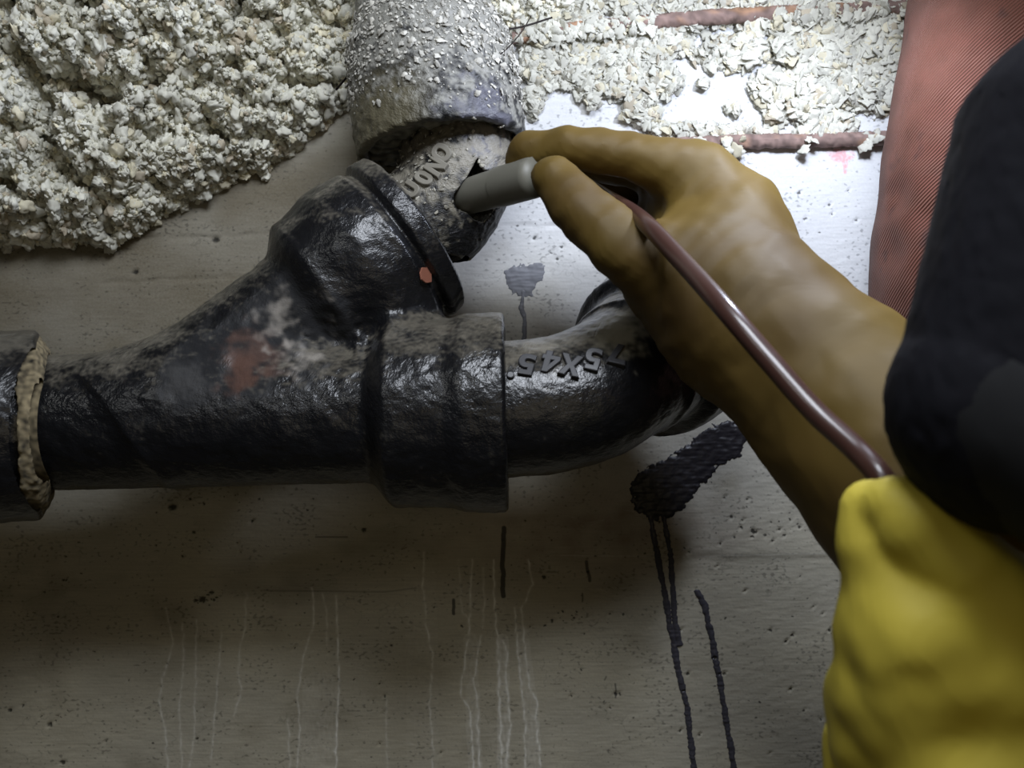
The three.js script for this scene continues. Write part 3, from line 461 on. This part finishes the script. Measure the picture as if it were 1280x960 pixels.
// ───────── rusty bars and thin wires on the wall ─────────
function bar(pts, r, label) {
  const c = new THREE.CatmullRomCurve3(pts), g = new THREE.TubeGeometry(c, 500, r, 22), p = g.attributes.position, n = g.attributes.normal, col = [];
  for (let i = 0; i < p.count; i++) { const x = p.getX(i), y = p.getY(i), z = p.getZ(i), k = r * (0.22 * noise(x * 130, y * 130, z * 130) + 0.14 * noise(x * 420, y * 420, z * 420)); p.setXYZ(i, x + n.getX(i) * k, y + n.getY(i) * k, z + n.getZ(i) * k); const f = 0.5 + 0.9 * noise(x * 170, y * 170, z * 170), q = sstep(0.1, 0.5, noise(x * 50, y * 90, 4)), b = blend3([0.27, 0.185, 0.16], [0.36, 0.21, 0.13], q); col.push(...b.map((v) => v * (0.6 + 0.6 * f))); }
  g.setAttribute('color', new THREE.Float32BufferAttribute(col, 3)); g.computeVertexNormals();
  return tag(mesh('steel_bar', g, std({ vertexColors: true, roughness: 0.85 })), label, 'steel bar');
}
bar([at(690, 192, 0.006), at(780, 186, 0.006), at(900, 178, 0.007), at(1000, 176, 0.007), at(1140, 172, 0.007), at(1300, 168, 0.007)], 0.0058, 'lower rusty steel bar running level along the wall behind the gloved hand');
bar([at(640, 46, 0.009), at(720, 37, 0.009), at(830, 26, 0.010), at(960, 17, 0.010), at(1160, 9, 0.009), at(1320, 2, 0.009)], 0.006, 'upper rusty steel bar half buried in the flaking wool near the top edge');
function wire(pts, r, label, color = 0x1a0f0c) { return tag(mesh('thin_wire', new THREE.TubeGeometry(new THREE.CatmullRomCurve3(pts), 120, r, 8), std({ color, roughness: 0.6 })), label, 'wire'); }
wire([at(1126, -40, 0.014), at(1128, 5, 0.013), at(1131, 30, 0.014), at(1134, 45, 0.016), at(1134, 54, 0.014), at(1141, 62, 0.010)], 0.0006, 'thin dark wire dangling down the wall beside the red hose', 0x2a1014);
wire([at(420, 112, 0.07), at(448, 82, 0.085), at(490, 60, 0.11), at(535, 44, 0.10), at(600, 40, 0.07), at(650, 34, 0.045), at(690, 22, 0.03)], 0.0008, 'thin dark wire along the wool edge over the riser pipe mouth');
wire([at(560, 84, 0.142), at(600, 82, 0.138), at(625, 68, 0.130), at(648, 45, 0.105), at(664, 20, 0.06)], 0.00045, 'hair-thin wire curling across the top of the dusty riser pipe');

// ───────── red hose ─────────
{
  const c = new THREE.CatmullRomCurve3([at(1345, -260, 0.15), at(1318, -100, 0.145), at(1290, 60, 0.14), at(1262, 220, 0.135), at(1242, 360, 0.13), at(1255, 500, 0.13), at(1320, 640, 0.13), at(1440, 760, 0.13), at(1600, 840, 0.13)]);
  const g = new THREE.TubeGeometry(c, 420, 0.082, 200), p = g.attributes.position, n = g.attributes.normal, uv = g.attributes.uv, len = c.getLength();
  const dents = [[at(1128, 245, 0.15), 0.02, 0.0035], [at(1150, 270, 0.18), 0.016, 0.003], [at(1118, 255, 0.14), 0.01, -0.002], [at(1110, 310, 0.15), 0.022, 0.003], [at(1180, 120, 0.2), 0.03, 0.002], [at(1175, 20, 0.2), 0.012, 0.003], [at(1165, 160, 0.19), 0.016, 0.003]];
  for (let i = 0; i < p.count; i++) {
    const x = p.getX(i), y = p.getY(i), z = p.getZ(i); let k = 0.0035 * noise(x * 14, y * 9, z * 14) + 0.0012 * noise(x * 40, y * 40, z * 40);
    for (const [d, r, h] of dents) k -= h * sstep(1, 0, Math.hypot(x - d.x, y - d.y, z - d.z) / r);
    p.setXYZ(i, x + n.getX(i) * k, y + n.getY(i) * k, z + n.getZ(i) * k); uv.setXY(i, uv.getX(i) * len, uv.getY(i) * 2 * Math.PI * 0.082);
  }
  g.computeVertexNormals();
  const N = 512, S = 0.088;                        // one tile is S metres: diagonal ribs 2 mm apart, crossed by a fine weave
  const rib = (i, j) => { const a = (i + j) / N * 32, b = (i - 2 * j) / N * 40; return [0.5 + 0.5 * Math.sin(a * 2 * Math.PI), 0.5 + 0.5 * Math.sin(b * 2 * Math.PI)]; };
  const bump = dataTexture(N, N, (i, j) => { const [r, w] = rib(i, j), h = 0.72 * r + 0.16 * w; return [h, h, h]; });
  const map = dataTexture(1024, 1024, (i, j) => { const t = 0.5 + fbm(i * 0.012, j * 0.012, 7, 4), r = 0.5 + 0.5 * Math.sin((i + j) / 1024 * 64 * 2 * Math.PI), d = sstep(0.25, 0.5, fbm(i * 0.008 + 4, j * 0.008, 9, 4)); return blend3([0.35 + 0.06 * t, 0.18 + 0.04 * t + 0.04 * r, 0.125 + 0.04 * t + 0.04 * r], [0.23, 0.135, 0.115], 0.6 * d); }, true);
  bump.repeat.set(1 / S, 1 / S); map.repeat.set(1 / 0.2, 1 / (2 * Math.PI * 0.082 / 3));
  tag(mesh('hose', g, phys({ map, bumpMap: bump, bumpScale: 0.0012, roughness: 0.65, sheen: 0.15, sheenColor: new THREE.Color(0xffc8b8), sheenRoughness: 0.5 })), 'thick red hose with diagonal woven ribs standing at the right of the wall', 'hose');
}

// ───────── the probe and its cable ─────────
{
  const t = thing('inspection_probe', 'grey inspection probe pushed into the broken elbow on a brown cable', 'probe');
  const a = at(577, 248, 0.116), b = at(676, 219, 0.180), dir = b.clone().sub(a), len = dir.length(); dir.normalize();
  const lathe = (pts) => { const g = new THREE.LatheGeometry(pts.map(([r, y]) => new THREE.Vector2(r, y)), 64); g.applyQuaternion(new THREE.Quaternion().setFromUnitVectors(V(0, 1, 0), dir)); g.translate(a.x, a.y, a.z); return g; };
  const grey = phys({ color: new THREE.Color().setRGB(0.17, 0.165, 0.135), roughness: 0.45 }), dark = phys({ color: new THREE.Color().setRGB(0.10, 0.10, 0.09), roughness: 0.5 });
  mesh('probe_tip', lathe([[0, -0.004], [0.009, -0.004], [0.0112, -0.001], [0.0122, 0.003], [0.0126, 0.02], [0.0128, len * 0.52], [0.0122, len * 0.525], [0, len * 0.525]]), grey, t);
  mesh('probe_sleeve', lathe([[0, len * 0.52], [0.0124, len * 0.52], [0.0134, len * 0.53], [0.0134, len * 0.9], [0.0125, len * 0.97], [0.006, len], [0, len]]), grey, t).userData.label = 'slightly wider rear sleeve';
  const c = new THREE.CatmullRomCurve3([a.clone().addScaledVector(dir, len * 0.97), at(720, 226, 0.158), at(762, 249, 0.168), at(789, 265, 0.206), at(812, 284, 0.242), at(850, 324, 0.272), at(906, 386, 0.316), at(962, 451, 0.335), at(1020, 516, 0.352), at(1070, 562, 0.368), at(1104, 600, 0.382), at(1150, 680, 0.390), at(1180, 790, 0.385), at(1200, 900, 0.36), at(1230, 1100, 0.34)]);
  mesh('cable', new THREE.TubeGeometry(c, 400, 0.0053, 28), phys({ color: new THREE.Color().setRGB(0.058, 0.026, 0.020), roughness: 0.32, clearcoat: 0.3 }), t).userData.label = 'brown rubber cable';
}

// ───────── the worker ─────────
{
  const t = thing('person', 'worker with black hair leaning in from the right, arms in long yellow-brown rubber gloves', 'person');
  const headA = at(1278, 508, 0.43), headB = at(1446, 252, 0.43), up = headB.clone().sub(headA).normalize(), face = V(0.12, -0.15, -1).normalize(); face.addScaledVector(up, -face.dot(up)).normalize(); const side = up.clone().cross(face);
  const hc = headA.clone().lerp(headB, 0.62), hp = (u, f, s) => hc.clone().addScaledVector(up, u).addScaledVector(face, f).addScaledVector(side, s);
  const skull = chain([hp(-0.055, 0.018, 0), hp(0.0, 0, 0), hp(0.03, -0.004, 0)], [0.040, 0.057, 0.066]), shoulder = V(0.52, -0.24, 0.46), shoulder2 = V(0.42, -0.42, 0.74), elbow = at(1470, 870, 0.345), elbow2 = V(0.27, -0.50, 0.62);
  const parts = [[cone(hp(-0.045, -0.008, 0), V(0.44, -0.18, 0.56), 0.034, 0.06), 0.03], [cone(hp(0, 0.066, 0), hp(-0.035, 0.088, 0), 0.008, 0.013), 0.012], [ball(hp(-0.060, 0.046, -0.004), 0.018), 0.03], [cone(hp(0.012, 0.058, 0.03), hp(0.012, 0.058, -0.03), 0.012, 0.012), 0.014], [cone(hp(-0.05, 0.062, 0.014), hp(-0.05, 0.062, -0.018), 0.006, 0.006), 0.006],
    [cone(hp(0.005, -0.004, 0.052), hp(-0.03, 0.002, 0.044), 0.012, 0.008), 0.008], [cone(hp(0.005, -0.012, -0.07), hp(-0.03, -0.004, -0.066), 0.013, 0.009), 0.008],
    [cone(shoulder, shoulder2, 0.075, 0.075), 0.08], [cone(V(0.47, -0.33, 0.6), V(0.55, -0.75, 0.66), 0.13, 0.13), 0.1], [cone(V(0.55, -0.75, 0.66), V(0.58, -1.0, 0.68), 0.13, 0.15), 0.1],
    [cone(shoulder, elbow, 0.052, 0.043), 0.03], [cone(elbow, at(905, 355, 0.21), 0.043, 0.029), 0.02], [cone(shoulder2, elbow2, 0.05, 0.04), 0.03], [cone(elbow2, at(1270, 1010, 0.40), 0.04, 0.028), 0.02]];
  const bodySdf = (x, y, z) => { let d = skull(x, y, z); for (const [f, k] of parts) d = smin(d, f(x, y, z), k); return d; };
  mesh('body', nets(bodySdf, V(0.05, -1.17, 0.15), V(0.72, 0.17, 0.86), 0.006), phys({ color: new THREE.Color().setRGB(0.42, 0.24, 0.17), roughness: 0.6 }), t);
  // jacket over torso and upper arms
  const jk = [[cone(hp(-0.062, -0.012, 0).addScaledVector(side, 0), V(0.44, -0.18, 0.56), 0.037, 0.075), 0.03], [cone(shoulder, shoulder2, 0.085, 0.085), 0.08], [cone(V(0.47, -0.33, 0.6), V(0.55, -0.75, 0.66), 0.145, 0.145), 0.1], [cone(V(0.55, -0.75, 0.66), V(0.58, -1.0, 0.68), 0.145, 0.165), 0.1], [cone(shoulder, elbow, 0.064, 0.056), 0.03], [cone(shoulder2, elbow2, 0.062, 0.054), 0.03]];
  mesh('jacket', nets((x, y, z) => { let d = 1; for (const [f, k] of jk) d = smin(d, f(x, y, z), k); return d - 0.004 * noise(x * 25, y * 25, z * 25); }, V(0.08, -1.19, 0.25), V(0.78, 0.06, 0.88), 0.007), std({ color: 0x090a0d, roughness: 0.9 }), t);
  // short black hair: cap over crown and back of the head
  const hair0 = chain([headA, headB], [0.0475, 0.0775]);
  const hairSdf = (x, y, z) => { const q = V(x, y, z).sub(hc), u = q.dot(up), f = q.dot(face), s = q.dot(side); return smax(hair0(x, y, z) - 0.0007 * noise(u * 60, s * 190, f * 190) - 0.0008 * noise(u * 110, s * 420, f * 420), (f - 0.03 - 0.5 * Math.max(0, u - 0.02)) * 0.9, 0.01); };
  mesh('hair', nets(hairSdf, V(headA.x - 0.06, headA.y - 0.06, 0.33), V(headB.x + 0.09, headB.y + 0.09, 0.52), 0.002), phys({ color: new THREE.Color().setRGB(0.006, 0.006, 0.009), roughness: 0.8, specularIntensity: 0.35 }), t).userData.label = 'short black hair';

  // glove on the hand at the probe
  const g1 = (() => {
    const P = at, list = [];
    const arm = chain([P(903, 352, 0.206), P(935, 388, 0.215), P(1040, 488, 0.245), P(1205, 655, 0.292), P(1330, 770, 0.318)], [0.0425, 0.0470, 0.0545, 0.066, 0.068]);
    const palm = chain([P(845, 262, 0.136), P(908, 335, 0.178)], [0.026, 0.040]), heel = cone(P(836, 350, 0.205), P(905, 392, 0.21), 0.0255, 0.042), back = cone(P(872, 228, 0.17), P(905, 270, 0.175), 0.024, 0.034);
    const thumb = chain([P(850, 352, 0.212), P(778, 308, 0.217), P(722, 256, 0.207), P(691, 222, 0.199)], [0.027, 0.0200, 0.0175, 0.0130]);
    const index = chain([P(878, 224, 0.180), P(790, 196, 0.184), P(712, 184, 0.180), P(664, 188, 0.168), P(652, 204, 0.160)], [0.0215, 0.0152, 0.0132, 0.0124, 0.0112]);
    const middle = chain([P(880, 232, 0.152), P(790, 204, 0.140), P(715, 197, 0.140), P(672, 216, 0.146)], [0.021, 0.0155, 0.0142, 0.012]);
    const ring = chain([P(885, 250, 0.130), P(805, 228, 0.108), P(745, 226, 0.110), P(712, 244, 0.122)], [0.019, 0.0148, 0.013, 0.011]);
    const little = chain([P(888, 275, 0.125), P(825, 262, 0.100), P(785, 268, 0.104), P(765, 280, 0.118)], [0.017, 0.013, 0.0115, 0.010]);
    return (x, y, z) => {
      let d = arm(x, y, z); d = smin(d, palm(x, y, z), 0.03); d = smin(d, heel(x, y, z), 0.03); d = smin(d, back(x, y, z), 0.03);
      let f = Math.min(smin(index(x, y, z), middle(x, y, z), 0.006), ring(x, y, z), little(x, y, z)); d = smin(d, f, 0.012); d = smin(d, thumb(x, y, z), x < 0.085 ? 0.004 : 0.014);
      if (d < 0.02) d -= 0.0016 * noise(x * 38, y * 38, z * 38) + 0.0011 * Math.max(0, noise(x * 70 + 20 * y, y * 55, z * 70)) + 0.0014 * noise(x * 20 + y * 22, (x - y) * 90, z * 60) * sstep(0.17, 0.1, x + 0.6 * y * 0) ;
      return d;
    };
  })();
  const rubber = phys({ vertexColors: true, roughness: 0.6, specularIntensity: 0.6, sheen: 0.02, sheenColor: new THREE.Color(0xfff0c0), sheenRoughness: 0.6 });
  const dirt = (base, grub) => (x, y, z) => { const n = fbm(x * 22, y * 22, z * 22, 4), m = fbm(x * 9 + 5, y * 9, z * 9, 3); return blend3(base.map((v) => v * (1 + 0.5 * n)), grub, clamp(0.25 + m * 1.2 + n * 0.7)); };
  mesh('rubber_glove', nets(g1, V(-0.03, -0.20, 0.07), V(0.31, 0.19, 0.38), 0.0026, dirt([0.130, 0.084, 0.016], [0.060, 0.034, 0.010])), rubber, t).userData.label = 'dirty glove holding the probe, tinted darker for its shade';  // same pair as the other glove; its dimmer light is put into the tint

  // glove on the hand that feeds the cable, close to the camera
  const g2 = (() => {
    const P = at, Z = 0.405;
    const thumb = chain([P(1240, 775, Z), P(1192, 704, Z + 0.008), P(1146, 655, Z + 0.008), P(1121, 633, Z + 0.004)], [0.029, 0.0190, 0.0165, 0.0128]);
    const index = chain([P(1150, 800, Z), P(1112, 738, Z - 0.006), P(1092, 682, Z - 0.005), P(1085, 634, Z - 0.007)], [0.021, 0.0165, 0.0140, 0.0118]);
    const middle = chain([P(1128, 830, Z), P(1092, 800, Z - 0.01), P(1090, 870, Z - 0.008), P(1120, 930, Z - 0.01)], [0.020, 0.0155, 0.0145, 0.013]);
    const ring = chain([P(1120, 880, Z - 0.006), P(1080, 870, Z - 0.02), P(1078, 930, Z - 0.016), P(1115, 990, Z - 0.02)], [0.02, 0.0155, 0.014, 0.012]);
    const little = chain([P(1120, 930, Z - 0.02), P(1072, 925, Z - 0.034), P(1070, 985, Z - 0.03), P(1110, 1030, Z - 0.03)], [0.018, 0.0145, 0.013, 0.011]);
    const palm = chain([P(1150, 785, Z), P(1185, 860, Z - 0.004), P(1205, 980, Z - 0.006), P(1250, 1150, Z)], [0.027, 0.036, 0.036, 0.035]), heel = chain([P(1262, 745, Z - 0.004), P(1300, 830, Z - 0.006), P(1310, 960, Z - 0.004)], [0.017, 0.03, 0.035]), hollow = cone(P(1205, 895, Z + 0.045), P(1240, 930, Z + 0.045), 0.020, 0.020), ridge = chain([P(1165, 800, Z + 0.012), P(1215, 848, Z + 0.016), P(1290, 842, Z + 0.016)], [0.012, 0.011, 0.013]), cuff = chain([P(1270, 1050, 0.40), P(1360, 1400, 0.44)], [0.04, 0.055]);
    return (x, y, z) => {
      let d = smin(palm(x, y, z), heel(x, y, z), 0.016); d = smax(d, -hollow(x, y, z), 0.02); d = smin(d, ridge(x, y, z), 0.016); d = smin(d, cuff(x, y, z), 0.03); d = smin(d, smin(index(x, y, z), middle(x, y, z), 0.007), 0.014); d = smin(d, Math.min(ring(x, y, z), little(x, y, z)), 0.010); d = smin(d, thumb(x, y, z), 0.0035);
      if (d < 0.02) { d -= 0.0013 * noise(x * 40, y * 40, z * 40) + 0.0007 * noise(x * 80, y * 80, z * 80); }
      return d;
    };
  })();
  mesh('rubber_glove', nets(g2, V(0.08, -0.36, 0.30), V(0.30, 0.0, 0.50), 0.0025, dirt([0.64, 0.52, 0.065], [0.44, 0.36, 0.05])), rubber, t).userData.label = 'yellow glove gripping the cable, tinted brighter for its light';  // same pair again, its stronger light put into a brighter tint
}

renderer.render(scene, camera);
